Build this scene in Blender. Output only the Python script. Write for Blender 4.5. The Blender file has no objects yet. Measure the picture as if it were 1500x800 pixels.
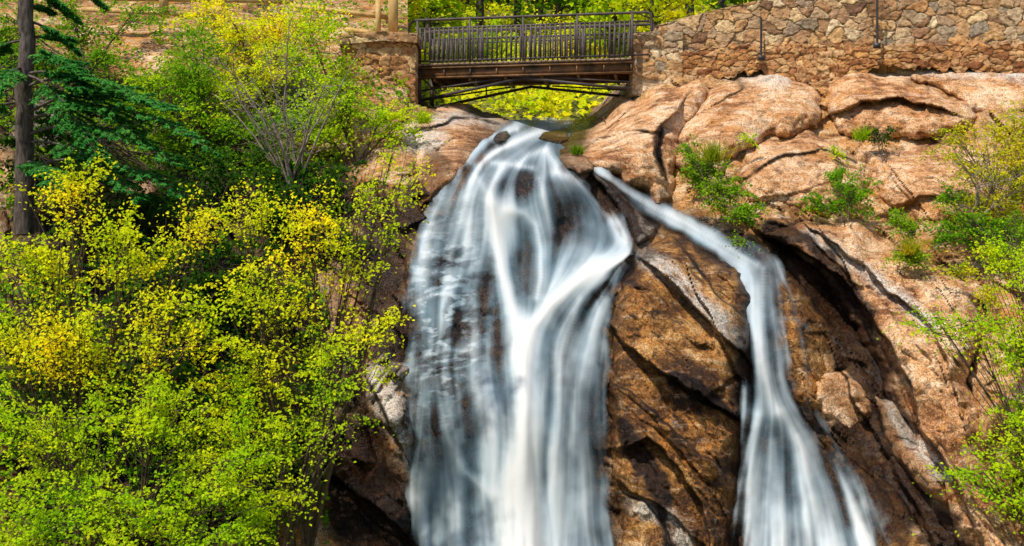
import bpy, math, numpy as np
from mathutils import Vector
rng=np.random.default_rng(7)
F=1725.0
col=bpy.context.scene.collection
def at(px,py,Y): return np.array([(px-750)/F*Y,Y,(400-py)/F*Y],float)
# ---------------------------------------------------------------- noise
perm=np.random.default_rng(3).permutation(256); perm=np.concatenate([perm]*3)
grad=np.random.default_rng(4).normal(size=(256,3)); grad/=np.linalg.norm(grad,axis=1)[:,None]
def perlin(x,y,z):
    x=np.asarray(x,float);y=np.asarray(y,float)+0*x;z=np.asarray(z,float)+0*x
    xi=np.floor(x).astype(int);yi=np.floor(y).astype(int);zi=np.floor(z).astype(int)
    xf=x-xi;yf=y-yi;zf=z-zi
    f=lambda t:t*t*t*(t*(t*6-15)+10)
    u,v,w=f(xf),f(yf),f(zf)
    out=0
    for dx in(0,1):
        for dy in(0,1):
            for dz in(0,1):
                h=perm[perm[perm[(xi+dx)&255]+((yi+dy)&255)]+((zi+dz)&255)]
                g=grad[h]
                d=g[...,0]*(xf-dx)+g[...,1]*(yf-dy)+g[...,2]*(zf-dz)
                out=out+d*(u if dx else 1-u)*(v if dy else 1-v)*(w if dz else 1-w)
    return out*1.5
def fbm(x,y,z,o=4,g=.5):
    s=0;a=1
    for i in range(o):
        s=s+a*perlin(x*2**i+i*7.1,y*2**i+i*3.3,z*2**i);a*=g
    return s
def rnd(ix,iy,k):
    h=perm[perm[(ix+k*37)&255]+((iy+k*11)&255)]
    h2=perm[perm[(iy+k*5)&255]+((ix+h)&255)]
    return (h2*256+h)/65536.0
def worley(u,v,k=0,jit=.9):
    iu=np.floor(u).astype(int);iv=np.floor(v).astype(int)
    F1=np.full(u.shape,9.);F2=F1.copy();r=[np.zeros(u.shape) for _ in range(3)];DX=np.zeros(u.shape);DY=DX.copy()
    for a in(-1,0,1):
        for b in(-1,0,1):
            cu=iu+a;cv=iv+b
            px=cu+.5+jit*(rnd(cu,cv,k)-.5);py=cv+.5+jit*(rnd(cu,cv,k+1)-.5)
            dx=u-px;dy=v-py;d=np.hypot(dx,dy)
            n=d<F1
            F2=np.where(n,F1,np.minimum(F2,d));F1=np.where(n,d,F1)
            DX=np.where(n,dx,DX);DY=np.where(n,dy,DY)
            for q in range(3): r[q]=np.where(n,rnd(cu,cv,k+2+q),r[q])
    return F1,F2,r,DX,DY
def sstep(a,b,x):
    t=np.clip((x-a)/(b-a),0,1);return t*t*(3-2*t)
# ---------------------------------------------------------------- mesh builders
def link(o,parent=None,**kw):
    col.objects.link(o)
    if parent is not None: o.parent=parent
    for k,v in kw.items():
        if v is not None: o[k]=v
    return o
def mk(name,V,Q,mat,parent=None,smooth=True,attrs=None,**kw):
    V=np.asarray(V,np.float32);Q=np.asarray(Q,np.int32)
    if parent is not None: V=V-np.array(parent.location,np.float32)
    m=bpy.data.meshes.new(name)
    m.vertices.add(len(V));m.vertices.foreach_set('co',V.ravel())
    m.loops.add(Q.size);m.loops.foreach_set('vertex_index',Q.ravel())
    m.polygons.add(len(Q));m.polygons.foreach_set('loop_start',np.arange(len(Q),dtype=np.int32)*4)
    m.update(calc_edges=True)
    if smooth: m.polygons.foreach_set('use_smooth',np.ones(len(Q),bool))
    for k,a in (attrs or {}).items():
        at_=m.attributes.new(k,'FLOAT','POINT');at_.data.foreach_set('value',np.asarray(a,np.float32).ravel())
    m.materials.append(mat);m.validate()
    return link(bpy.data.objects.new(name,m),parent,**kw)
def empty(name,loc,**kw):
    o=bpy.data.objects.new(name,None);o.location=[float(c) for c in loc];o.empty_display_size=.2
    return link(o,None,**kw)
def grid_mesh(X,Y,Z,mask=None):
    h,w=X.shape;idx=np.arange(h*w).reshape(h,w)
    a=idx[:-1,:-1];b=idx[:-1,1:];c=idx[1:,1:];d=idx[1:,:-1]
    Q=np.stack([a,d,c,b],-1).reshape(-1,4)
    V=np.stack([X,Y,Z],-1).reshape(-1,3)
    if mask is None: return V,Q,slice(None)
    mk_=mask.ravel();Q=Q[mk_[Q].all(1)]
    used=np.zeros(h*w,bool);used[Q.ravel()]=True
    new=np.cumsum(used)-1
    return V[used],new[Q],used
class MB:
    def __init__(s): s.V=[];s.Q=[];s.n=0
    def add(s,V,Q):
        s.V.append(np.asarray(V,float));s.Q.append(np.asarray(Q,int)+s.n);s.n+=len(V)
    def box(s,a,b):
        a=np.array(a,float);b=np.array(b,float)
        v=[[(a,b)[i][0],(a,b)[j][1],(a,b)[k][2]] for i in(0,1) for j in(0,1) for k in(0,1)]
        s.add(v,[[0,1,3,2],[4,6,7,5],[0,4,5,1],[2,3,7,6],[0,2,6,4],[1,5,7,3]])
    def bar(s,p,q,w,h):
        p=np.array(p,float);q=np.array(q,float);t=q-p;t/=np.linalg.norm(t)
        up=np.array([0,0,1.]) if abs(t[2])<.9 else np.array([0,1.,0])
        a=np.cross(t,up);a/=np.linalg.norm(a);b=np.cross(a,t)
        v=[c+a*w/2*i+b*h/2*j for c in(p,q) for i,j in((-1,-1),(1,-1),(1,1),(-1,1))]
        s.add(v,[[0,1,2,3],[7,6,5,4],[0,4,5,1],[1,5,6,2],[2,6,7,3],[3,7,4,0]])
    def tubes(s,P,R,k=5):
        P=np.asarray(P,float);R=np.asarray(R,float);M,n,_=P.shape
        T=np.gradient(P,axis=1);T/=np.linalg.norm(T,axis=2,keepdims=True)+1e-9
        ref=np.array([.31,.9,.27]);A=np.cross(T,ref);A/=np.linalg.norm(A,axis=2,keepdims=True)+1e-9
        B=np.cross(T,A);an=np.arange(k)*2*np.pi/k
        V=P[:,:,None,:]+R[:,:,None,None]*(A[:,:,None,:]*np.cos(an)[:,None]+B[:,:,None,:]*np.sin(an)[:,None])
        idx=np.arange(M*n*k).reshape(M,n,k)
        a=idx[:,:-1];d=idx[:,1:];Q=np.stack([a,np.roll(a,-1,2),np.roll(d,-1,2),d],-1).reshape(-1,4)
        s.add(V.reshape(-1,3),Q)
    def tube(s,pts,r,k=8):
        pts=np.array(pts,float);r=np.broadcast_to(r,(len(pts),))
        s.tubes(pts[None],r[None],k)
    def build(s,name,mat,parent=None,smooth=False,**kw):
        return mk(name,np.concatenate(s.V),np.concatenate(s.Q),mat,parent,smooth,**kw)
def leaf_quads(C,size,up=(0,-.55,.7),spread=.5,asp=.62,axis=None,g=rng):
    n=len(C)
    N=np.array(up)+g.normal(size=(n,3))*spread;N/=np.linalg.norm(N,axis=1)[:,None]
    A=g.normal(size=(n,3)) if axis is None else axis+g.normal(size=(n,3))*.3
    A-=N*(A*N).sum(1)[:,None];A/=np.linalg.norm(A,axis=1)[:,None]+1e-9
    B=np.cross(N,A);s=(size*g.uniform(.6,1.3,n))[:,None]
    V=np.stack([C-A*s*.5,C+B*s*asp*.5+N*s*.12,C+A*s*.5,C-B*s*asp*.5+N*s*.12],1).reshape(-1,3)
    return V,np.arange(4*n).reshape(n,4)
# ---------------------------------------------------------------- materials
def newmat(name):
    m=bpy.data.materials.new(name);m.use_nodes=True;nt=m.node_tree;nt.nodes.clear()
    out=nt.nodes.new('ShaderNodeOutputMaterial')
    return m,nt,out
class N:
    def __init__(s,nt): s.nt=nt
    def n(s,t,**kw):
        x=s.nt.nodes.new(t)
        for k,v in kw.items(): setattr(x,k,v)
        return x
    def l(s,a,b): s.nt.links.new(a,b)
    def val(s,inp,v):
        if hasattr(v,'is_linked') or hasattr(v,'links'): s.l(v,inp)
        else: inp.default_value=v
    def math(s,op,a,b=0.,clamp=False):
        x=s.n('ShaderNodeMath',operation=op,use_clamp=clamp);s.val(x.inputs[0],a);s.val(x.inputs[1],b);return x.outputs[0]
    def noise(s,vec,scale,detail=4,rough=.55,dist=0):
        x=s.n('ShaderNodeTexNoise');s.l(vec,x.inputs['Vector']);x.inputs['Scale'].default_value=scale
        x.inputs['Detail'].default_value=detail;x.inputs['Roughness'].default_value=rough;x.inputs['Distortion'].default_value=dist
        return x.outputs['Fac']
    def ramp(s,fac,stops,interp='LINEAR'):
        x=s.n('ShaderNodeValToRGB');s.l(fac,x.inputs[0]);cr=x.color_ramp;cr.interpolation=interp
        while len(cr.elements)<len(stops): cr.elements.new(.5)
        for e,(p,c) in zip(cr.elements,stops):
            e.position=p;e.color=(*c,1) if len(c)==3 else c
        return x.outputs[0]
    def mix(s,f,a,b,mode='MIX'):
        x=s.n('ShaderNodeMix',data_type='RGBA',blend_type=mode);s.val(x.inputs[0],f)
        for i,v in((6,a),(7,b)):
            if isinstance(v,tuple): x.inputs[i].default_value=(*v,1)
            else: s.l(v,x.inputs[i])
        return x.outputs[2]
    def attr(s,name): return s.n('ShaderNodeAttribute',attribute_name=name).outputs['Fac']
    def mapping(s,vec,rot=(0,0,0),scale=(1,1,1)):
        x=s.n('ShaderNodeMapping');s.l(vec,x.inputs[0]);x.inputs['Rotation'].default_value=rot;x.inputs['Scale'].default_value=scale;return x.outputs[0]
    def bump(s,h,strength,dist):
        x=s.n('ShaderNodeBump');s.l(h,x.inputs['Height']);x.inputs['Strength'].default_value=strength;x.inputs['Distance'].default_value=dist;return x
def rock_mat(name,stops,spec=.35,wet_shade_col=(.06,.04,.032),diag=.9,pale=(.85,.70,.55),dk=.7,bm=.10,rust=.65):
    m,nt,out=newmat(name);k=N(nt)
    pos=k.n('ShaderNodeNewGeometry').outputs['Position']
    big=k.noise(pos,.55,4,.62,.6);med=k.noise(pos,3.4,6,.74,.2);fine=k.noise(pos,24,3,.7)
    str_=k.noise(k.mapping(pos,(0,diag,0),(.7,2,5.5)),1.1,5,.68,.4)
    f=k.math('ADD',k.math('MULTIPLY',big,.45),k.math('MULTIPLY',med,.35))
    f=k.math('ADD',f,k.math('MULTIPLY',str_,.2))
    c=k.ramp(f,stops)
    c=k.mix(k.math('MULTIPLY',k.ramp(str_,[(.56,(0,0,0)),(.66,(1,1,1))]),.45),c,pale)
    c=k.mix(k.math('MULTIPLY',k.ramp(k.noise(pos,1.1,4,.7,1.),[(.51,(0,0,0)),(.63,(1,1,1))]),rust),c,(.68,.27,.05))
    c=k.mix(k.math('MULTIPLY',k.ramp(k.noise(pos,2.4,7,.8,.4),[(.52,(0,0,0)),(.62,(1,1,1))]),dk),c,(.055,.03,.018))
    c=k.mix(k.math('MULTIPLY',k.attr('pale'),k.ramp(med,[(.38,(.1,.1,.1)),(.52,(1,1,1))]),True),c,(.74,.65,.56))
    c=k.mix(1.,c,k.ramp(fine,[(.36,(.36,.34,.32)),(.5,(.95,.95,.95)),(.64,(1.4,1.37,1.34))]),'MULTIPLY')
    cav=k.attr('cav');wet=k.attr('wet')  # wet attribute holds real wet rock and painted shade
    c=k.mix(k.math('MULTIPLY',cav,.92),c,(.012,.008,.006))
    w=k.math('MULTIPLY',wet,k.math('ADD',.62,k.math('MULTIPLY',med,.7)),True)
    c=k.mix(w,c,k.mix(1.,c,wet_shade_col,'MULTIPLY'))  # same multiply darkens wet rock and the shade painted into the colour
    b=k.n('ShaderNodeBsdfPrincipled');k.l(c,b.inputs['Base Color'])
    k.l(k.math('SUBTRACT',.85,k.math('MULTIPLY',w,.6)),b.inputs['Roughness']);b.inputs['Specular IOR Level'].default_value=spec
    b1=k.bump(med,1.,bm);b2=k.bump(fine,.8,.03);k.l(b1.outputs[0],b2.inputs['Normal'])
    k.l(b2.outputs[0],b.inputs['Normal']);k.l(b.outputs[0],out.inputs[0]);return m
M={}
M['tan']=rock_mat('golden_granite',[(.41,(.24,.095,.035)),(.46,(.56,.27,.115)),(.51,(.80,.46,.235)),(.57,(.98,.68,.44))],dk=.68,bm=.12,rust=.5)
M['orange']=rock_mat('brown_granite',[(.42,(.05,.02,.007)),(.47,(.20,.08,.02)),(.52,(.46,.215,.055)),(.58,(.78,.46,.19))],pale=(.66,.54,.42),dk=.92,bm=.14)
M['cliff']=rock_mat('cliff_rock',[(.41,(.09,.038,.012)),(.46,(.34,.16,.05)),(.51,(.58,.33,.14)),(.57,(.8,.55,.33))],dk=.7)
M['grey']=rock_mat('grey_rock',[(.41,(.06,.045,.035)),(.46,(.22,.16,.12)),(.51,(.42,.33,.27)),(.57,(.7,.6,.52))])
def leaf_mat(name,a,b,tr=.45,dark=None):
    m,nt,out=newmat(name);k=N(nt)
    g=k.n('ShaderNodeNewGeometry');pos=g.outputs['Position']
    c=k.mix(g.outputs['Random Per Island'],a,b)
    v=k.noise(pos,.8,2,.6)
    c=k.mix(1.,c,k.ramp(v,[(.36,dark or (.62,.82,.7)),(.52,(1,1,1)),(.68,(1.3,1.06,1))]),'MULTIPLY')
    d=k.n('ShaderNodeBsdfDiffuse');k.l(c,d.inputs[0]);t=k.n('ShaderNodeBsdfTranslucent');k.l(c,t.inputs[0])
    mx=k.n('ShaderNodeMixShader');mx.inputs[0].default_value=tr;k.l(d.outputs[0],mx.inputs[1]);k.l(t.outputs[0],mx.inputs[2])
    k.l(mx.outputs[0],out.inputs[0]);return m
M['yel']=leaf_mat('spring_leaf_yellow',(.98,.92,.02),(.74,.80,.015))
M['lime']=leaf_mat('spring_leaf_lime',(.70,.82,.015),(.38,.62,.012))
M['green']=leaf_mat('leaf_green',(.34,.53,.015),(.12,.31,.012))
M['olive']=leaf_mat('leaf_olive',(.74,.66,.03),(.40,.50,.02))
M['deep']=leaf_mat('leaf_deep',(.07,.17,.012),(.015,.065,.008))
M['needle']=leaf_mat('needle_green',(.12,.40,.06),(.02,.14,.035),.25)
def simple(name,a,b,scale,rough=.8,metal=0,stretch=(1,1,1),bump=.02):
    m,nt,out=newmat(name);k=N(nt);pos=k.n('ShaderNodeNewGeometry').outputs['Position']
    p=k.mapping(pos,(0,0,0),stretch);f=k.noise(p,scale,5,.65,.3)
    bs=k.n('ShaderNodeBsdfPrincipled');k.l(k.ramp(f,[(.35,a),(.65,b)]),bs.inputs['Base Color'])
    bs.inputs['Roughness'].default_value=rough;bs.inputs['Metallic'].default_value=metal
    k.l(k.bump(f,.7,bump).outputs[0],bs.inputs['Normal']);k.l(bs.outputs[0],out.inputs[0]);return m
M['bark']=simple('bark',(.02,.014,.01),(.16,.12,.10),11,stretch=(1,1,.3),bump=.05)
M['twig']=simple('twig_bark',(.12,.085,.06),(.36,.29,.23),6)
M['stem']=simple('brown_stem',(.04,.024,.014),(.14,.085,.05),6)
M['steel']=simple('weathered_steel',(.02,.014,.014),(.07,.05,.045),3,.65,.1)
M['rail']=simple('painted_rail',(.035,.024,.024),(.11,.08,.075),4,.65,.0)
M['rust']=simple('rusty_beam',(.05,.028,.015),(.26,.12,.04),2.5,.7)
M['wood']=simple('fence_wood',(.45,.27,.08),(.75,.5,.2),5,stretch=(1,1,.4))
M['deckwood']=simple('deck_timber',(.14,.09,.055),(.36,.24,.15),5,stretch=(.3,1,1))
M['pipe']=simple('dark_pipe',(.02,.018,.02),(.06,.05,.05),8,.5)
M['soil']=simple('hill_soil',(.04,.045,.006),(.20,.20,.02),.8,.95,bump=.2)
def wall_mat(name,cols,mort):
    m,nt,out=newmat(name);k=N(nt);pos=k.n('ShaderNodeNewGeometry').outputs['Position']
    med=k.noise(pos,7,5,.75);fine=k.noise(pos,40,3,.7);big=k.noise(pos,.7,3,.6)
    c=k.ramp(k.attr('tone'),cols)
    c=k.mix(1.,c,k.ramp(med,[(.34,(.45,.42,.4)),(.5,(1,1,1)),(.66,(1.35,1.33,1.28))]),'MULTIPLY')
    c=k.mix(1.,c,k.ramp(big,[(.38,(.78,.68,.6)),(.55,(1.05,1.03,1))]),'MULTIPLY')
    c=k.mix(k.attr('cav'),c,k.mix(k.ramp(med,[(.42,(0,0,0)),(.52,(1,1,1))]),mort,(.07,.04,.022)))
    b=k.n('ShaderNodeBsdfPrincipled');k.l(c,b.inputs['Base Color']);b.inputs['Roughness'].default_value=.9
    b1=k.bump(med,1.,.07);b2=k.bump(fine,.6,.012);k.l(b1.outputs[0],b2.inputs['Normal']);k.l(b2.outputs[0],b.inputs['Normal'])
    k.l(b.outputs[0],out.inputs[0]);return m
M['wall']=wall_mat('rubble_masonry',[(0,(.20,.10,.06)),(.17,(.76,.46,.20)),(.32,(.46,.26,.15)),(.46,(.86,.62,.34)),(.6,(.36,.29,.22)),(.72,(.66,.36,.15)),(.86,(.54,.38,.24)),(1,(.90,.70,.45))],(.62,.46,.26))
M['wall2']=wall_mat('red_rubble_masonry',[(0,(.34,.13,.05)),(.3,(.72,.37,.13)),(.55,(.50,.22,.09)),(.8,(.84,.53,.25)),(1,(.64,.38,.19))],(.40,.22,.09))
def water_mat():
    m,nt,out=newmat('silky_water');k=N(nt)
    a=k.attr('dens');w=k.attr('white')
    c=k.ramp(w,[(0,(.15,.25,.32)),(.3,(.34,.48,.58)),(.6,(.66,.77,.85)),(1,(.98,.99,1.))])
    d=k.n('ShaderNodeBsdfDiffuse');k.l(c,d.inputs[0]);t=k.n('ShaderNodeBsdfTranslucent');k.l(c,t.inputs[0])
    mx=k.n('ShaderNodeMixShader');mx.inputs[0].default_value=.25;k.l(d.outputs[0],mx.inputs[1]);k.l(t.outputs[0],mx.inputs[2])
    tr=k.n('ShaderNodeBsdfTransparent');m2=k.n('ShaderNodeMixShader');k.l(a,m2.inputs[0]);k.l(tr.outputs[0],m2.inputs[1]);k.l(mx.outputs[0],m2.inputs[2])
    k.l(m2.outputs[0],out.inputs[0]);return m
M['water']=water_mat()
# ---------------------------------------------------------------- smooth depth of the place
CP=np.array([(600,820,27.5),(770,820,26.8),(900,820,27.5),(600,600,28.5),(770,600,28),(895,600,28.7),(600,430,30),(770,480,29.5),(900,400,30.2),
(640,290,32),(750,300,31.5),(850,280,32.2),(930,360,31.3),(690,235,33.5),(830,240,33.8),(760,200,38),(830,182,43),(700,172,40),
(1000,330,33),(1110,385,31.5),(1120,520,29.5),(1140,620,28.8),(1100,820,27),(1290,820,27.3),(1270,600,30.2),(1250,450,31.8),(1350,500,30),
(1400,700,27.5),(1500,820,25.5),(1500,600,27.5),(1500,400,31),(1350,330,33),(1500,250,35),(1200,300,34),(1050,250,35),(960,270,35),(900,200,37.2),
(1000,130,39.3),(1200,130,39.2),(1400,120,38.8),(1500,115,38.8),(1500,70,41),(1250,70,41.3),(950,90,41.5),(1000,600,29),(1000,820,27.6),(1000,420,31),
(540,200,36),(620,160,38.5),(500,100,40),(300,60,40),(0,60,38),(0,200,34.5),(300,250,33.5),(500,330,32),(300,450,29.8),(0,450,29.5),(0,820,25.5),
(300,820,26.3),(500,700,28.6),(560,820,27.8),(300,-60,50),(0,-60,48),(560,-60,50),(600,60,42),(-200,400,29),(-200,0,38),(1700,400,30),(1700,100,38),(1700,850,24.5)],float)
c0=70.
def kern(ax,ay,bx,by): return np.sqrt((ax-bx)**2+(ay-by)**2+c0*c0)
K=kern(CP[:,None,0],CP[:,None,1],CP[None,:,0],CP[None,:,1])
n_=len(CP);A_=np.zeros((n_+3,n_+3));A_[:n_,:n_]=K;A_[:n_,n_:]=np.c_[np.ones(n_),CP[:,:2]/1000];A_[n_:,:n_]=A_[:n_,n_:].T
W_=np.linalg.solve(A_,np.r_[CP[:,2],0,0,0])
def D0(px,py):
    px=np.asarray(px,float);py=np.asarray(py,float);s=W_[n_]+W_[n_+1]*px/1000+W_[n_+2]*py/1000
    for i in range(n_): s=s+W_[i]*kern(px,py,CP[i,0],CP[i,1])
    return s
def d_poly(px,py,pl,closed=True):
    pl=np.array(pl,float);n=len(pl);best=np.full(px.shape,1e9);ins=np.zeros(px.shape,bool)
    for i in range(n if closed else n-1):
        a=pl[i];b=pl[(i+1)%n];e=b-a;t=np.clip(((px-a[0])*e[0]+(py-a[1])*e[1])/(e@e+1e-9),0,1)
        best=np.minimum(best,np.hypot(px-a[0]-t*e[0],py-a[1]-t*e[1]))
        if closed:
            cnd=((a[1]>py)!=(b[1]>py))&(px<(b[0]-a[0])*(py-a[1])/(b[1]-a[1]+1e-12)+a[0]);ins^=cnd
    return np.where(ins,best,-best) if closed else best
def s_line(px,py,pl):
    pl=np.array(pl,float);best=np.full(px.shape,1e9);sg=np.ones(px.shape)
    for i in range(len(pl)-1):
        a=pl[i];b=pl[i+1];e=b-a;t=np.clip(((px-a[0])*e[0]+(py-a[1])*e[1])/(e@e),0,1)
        d=np.hypot(px-a[0]-t*e[0],py-a[1]-t*e[1]);c=np.sign(e[0]*(py-a[1])-e[1]*(px-a[0]))
        n=d<best;best=np.where(n,d,best);sg=np.where(n,c,sg)
    return best,sg
# long fractures and ledges: amp>0 drops the side below the line back
LEDGE=[([(936,372),(975,405),(1010,440),(1048,482),(1090,526)],.45,40),([(990,352),(1030,400),(1062,440),(1095,470)],-.2,26),
([(892,478),(925,508),(955,535),(1000,568),(1045,592),(1085,614)],.5,30),([(900,560),(985,625),(1075,700)],-.26,34),([(905,655),(950,640),(1000,690),(1030,750),(1040,820)],.34,30),
([(895,720),(940,730),(975,780),(985,830)],-.28,24),
([(1128,345),(1180,372),(1225,405),(1262,455),(1300,505),(1325,560),(1360,640),(1405,720),(1440,800)],.6,46),
([(1195,335),(1250,375),(1300,425),(1350,470),(1385,520),(1400,580)],.28,40),([(1330,600),(1370,640),(1430,740),(1470,800)],-.3,30),([(1225,520),(1262,600),(1330,720),(1370,800)],.35,26),
([(1215,172),(1262,146),(1320,146),(1372,160)],.45,24),([(1085,262),(1140,226),(1200,216),(1250,240)],.14,24),
([(830,232),(880,200),(950,190)],.16,24),([(985,165),(965,190),(960,225),(976,264)],-.45,24),
([(1300,310),(1350,285),(1440,300)],.2,22),
([(612,188),(660,172),(730,180)],.3,18),([(560,330),(590,380),(600,460)],.3,24),([(532,548),(560,600),(600,690)],.35,24),([(480,700),(540,730),(600,790)],.35,30)]
PALE=[([(945,372),(985,402),(1020,434),(1056,470),(1090,508)],17),([(636,172),(690,172),(735,184)],12),([(1190,345),(1250,385),(1310,430),(1360,480)],15),([(545,545),(572,600),(600,670)],18),
([(1300,585),(1340,640),(1380,700)],12),([(1100,104),(1150,112)],18),([(1300,92),(1400,98),(1500,108)],14),([(930,740),(980,760),(1000,800)],16),([(600,200),(640,205)],20)]
def features(px,py):
    qx=px+7*fbm(px/50.,py/50.,6.6,5,.46);qy=py+7*fbm(px/50.,py/50.,2.6,5,.46)
    r=0*px;cv=0*px;pa=0*px
    for pl,a,w in LEDGE:
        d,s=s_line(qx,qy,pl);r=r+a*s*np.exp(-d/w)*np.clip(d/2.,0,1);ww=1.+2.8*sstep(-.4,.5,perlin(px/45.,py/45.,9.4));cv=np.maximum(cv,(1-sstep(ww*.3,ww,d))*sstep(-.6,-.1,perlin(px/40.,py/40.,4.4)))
    for pl,w in PALE: pa=np.maximum(pa,1-sstep(w*.2,w*1.4,d_poly(qx,qy,pl,False)))
    return r,cv,pa
MAINP=[(694,232),(674,262),(648,294),(620,336),(606,400),(597,470),(595,560),(597,640),(600,720),(606,840),(900,840),(897,720),(892,600),(886,480),(897,425),(936,374),(922,335),(896,300),(866,262),(834,240),(832,215),(850,182),(806,178),(768,184),(722,202)]
SIDEP=[(885,255),(930,280),(1000,312),(1060,345),(1120,372),(1150,392),(1150,470),(1165,590),(1230,680),(1300,840),(1070,840),(1080,700),(1090,610),(1095,500),(1100,400),(1050,375),(990,345),(935,310)]
WET_SHADE_L=[([(1150,385),(1200,436),(1240,500),(1275,560),(1300,640),(1340,720),(1390,810)],40),([(968,190),(962,215),(972,255)],5),([(1130,345),(1180,352),(1230,400),(1268,460)],13),([(1240,640),(1310,760)],48),
([(985,555),(1030,578),(1082,612)],9),([(910,620),(960,700),(980,800)],12),([(560,320),(560,420),(585,520)],42),([(420,640),(520,680),(560,800)],75),([(450,430),(480,560)],60),([(200,400),(200,700)],220),
([(640,240),(620,280),(608,320)],20),([(20,150),(60,200)],70),([(250,280),(480,300)],60),([(800,236),(850,262),(905,300),(930,340)],14),([(0,130),(200,180),(420,160)],60)]  # wet rock, plus shade painted in under bushes and along clefts
def wet_shade(px,py):
    nz=22*fbm(px/60.,py/60.,5.5,5,.6)
    w=sstep(-38,15,d_poly(px,py,MAINP)+nz*1.3);w=np.maximum(w,sstep(-26,10,d_poly(px,py,SIDEP)+nz))
    for pl,wd in WET_SHADE_L: w=np.maximum(w,1-sstep(wd*.6,wd*1.35,d_poly(px,py,pl,False)+nz*min(1,wd/22)))
    return w
def relief(px,py,rot=.75,seed=0,a1=.42,a2=.16,asp=2.6,s1=1.5,s2=.5,bed=.4):
    x=(px-750)/F*31;z=(400-py)/F*31
    wx=x+.22*perlin(x*.8,z*.8,seed+.5)+.03*perlin(x*4,z*4,seed+1.5);wz=z+.22*perlin(x*.8,z*.8,seed+9.5)+.03*perlin(x*4,z*4,seed+4.5)
    u=wx*math.cos(rot)-wz*math.sin(rot);v=wx*math.sin(rot)+wz*math.cos(rot)
    r=0;cav=0
    for s,a,kk in((s1,a1,11+seed),(s2,a2,23+seed),(s2*.4,a2*.4,31+seed)):
        F1,F2,q,dx,dy=worley(u/s/asp,v/s,kk,1.)
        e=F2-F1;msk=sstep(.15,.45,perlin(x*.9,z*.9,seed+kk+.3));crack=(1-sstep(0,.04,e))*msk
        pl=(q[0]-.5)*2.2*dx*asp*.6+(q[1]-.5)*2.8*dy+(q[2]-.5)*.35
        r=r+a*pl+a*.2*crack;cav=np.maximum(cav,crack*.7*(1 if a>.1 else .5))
    if bed:
        tv=v/.75+.9*fbm(x*.5,z*.5,seed+7.,3);fr=tv-np.floor(tv);r=r+bed*a1*(fr-.5)*sstep(0.,.5,perlin(x*.6,z*.6,seed+8.))*(1-sstep(.9,1,fr))
    r=r+.07*fbm(x*1.1,z*1.1,seed+2.,2,.5)+.028*np.abs(fbm(x*4,z*4,seed+3.,5,.62))
    return r,cav
def to_world(px,py,Y): return (px-750)/F*Y,Y,(400-py)/F*Y
gx,gy=np.meshgrid(np.arange(-240,1742,2.8),np.arange(-90,905,2.8))
rel,cav=relief(gx,gy,seed=0);fr_,fc_,pa_=features(gx,gy)
inw=np.maximum(sstep(-15,15,d_poly(gx,gy,MAINP)),sstep(-15,10,d_poly(gx,gy,SIDEP)))
rel=(rel+.6*fr_)*(1-.5*inw)+.28*inw
far=sstep(36,41,D0(gx,gy));rel=rel*(1-.4*far)
Dc=D0(gx,gy)+rel
topx=[-300,596,600,640,690,850,880,925,1000,1750];topy=[-95,-95,150,160,172,176,150,104,88,66]
X,Y,Z=to_world(gx,gy,Dc)
V,Q,u_=grid_mesh(X,Y,Z,gy>=np.interp(gx,topx,topy))
mk('cliff',V,Q,M['cliff'],attrs={'wet':wet_shade(gx,gy).ravel()[u_],'cav':np.maximum(cav,fc_).ravel()[u_],'pale':pa_.ravel()[u_]},kind='structure')  # wet: damp by the water, painted shade under shrubs and in the crevice
hx,hy=np.meshgrid(np.linspace(-260,260,240),np.concatenate([np.linspace(42.5,110,120),np.linspace(112,600,60)]))
hz=4.9+(np.minimum(hy,150)-42.5)*.36+.0*hx+np.minimum(np.abs(hx-1),14)*.09+.5*fbm(hx*.2,hy*.2,1.)
hz=np.where(hy<46,hz-.3*np.exp(-((hx-1.8)/2.2)**2),hz)
V,Q,_=grid_mesh(hx[::-1],hy[::-1],hz[::-1]);mk('hillside',V,Q,M['soil'],kind='structure')
vx,vy=np.meshgrid(np.linspace(-160,160,160),np.linspace(-160,32,120));vz=-8.3+.4*fbm(vx*.15,vy*.15,3.)+np.maximum(np.abs(vx)-16,0)*.35
V,Q,_=grid_mesh(vx[::-1],vy[::-1],vz[::-1]);mk('ground',V,Q,M['soil'],kind='structure')
# ---------------------------------------------------------------- boulders
def boulder(poly,bulge,width,mat,label,seed,back=.45,rot=.75,a=(.3,.12),asp=2.4,step=2.0,group=None,tilt=0.,cat='boulder',s1=1.5,rough=8,ft=1.,bed=.4,wm=1.,ec=.85):
    p=np.array(poly,float);x0,y0=p.min(0)-14;x1,y1=p.max(0)+14
    px,py=np.meshgrid(np.arange(x0,x1,step),np.arange(y0,y1,step))
    d=d_poly(px,py,poly)+rough*fbm(px/45.,py/45.,seed+.3,5,.5)
    t=np.clip(d/width,0,1);h=np.sqrt(1-(1-t)**2)
    r,cv=relief(px,py,rot,seed,a[0],a[1],asp,s1,bed=bed);fr,fc,pa=features(px,py)
    cy=(y0+y1)/2
    D=D0(px,py)+back-bulge*h+(r+ft*fr)*(.25+.75*h)+np.maximum(-d,0)*.05+tilt*(cy-py)/(y1-y0)
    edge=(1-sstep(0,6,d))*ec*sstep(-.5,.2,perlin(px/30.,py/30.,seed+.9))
    X,Y,Z=to_world(px,py,D);V,Q,u=grid_mesh(X,Y,Z,d>-12)
    return mk('boulder' if cat=='boulder' else 'stone',V,Q,mat,attrs={'wet':wm*wet_shade(px,py).ravel()[u],'cav':np.maximum(np.maximum(cv,fc*ft),edge).ravel()[u],'pale':pa.ravel()[u]},label=label,category=cat,group=group)  # wet carries painted cleft and under-bush shade as well as damp
B=boulder
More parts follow.
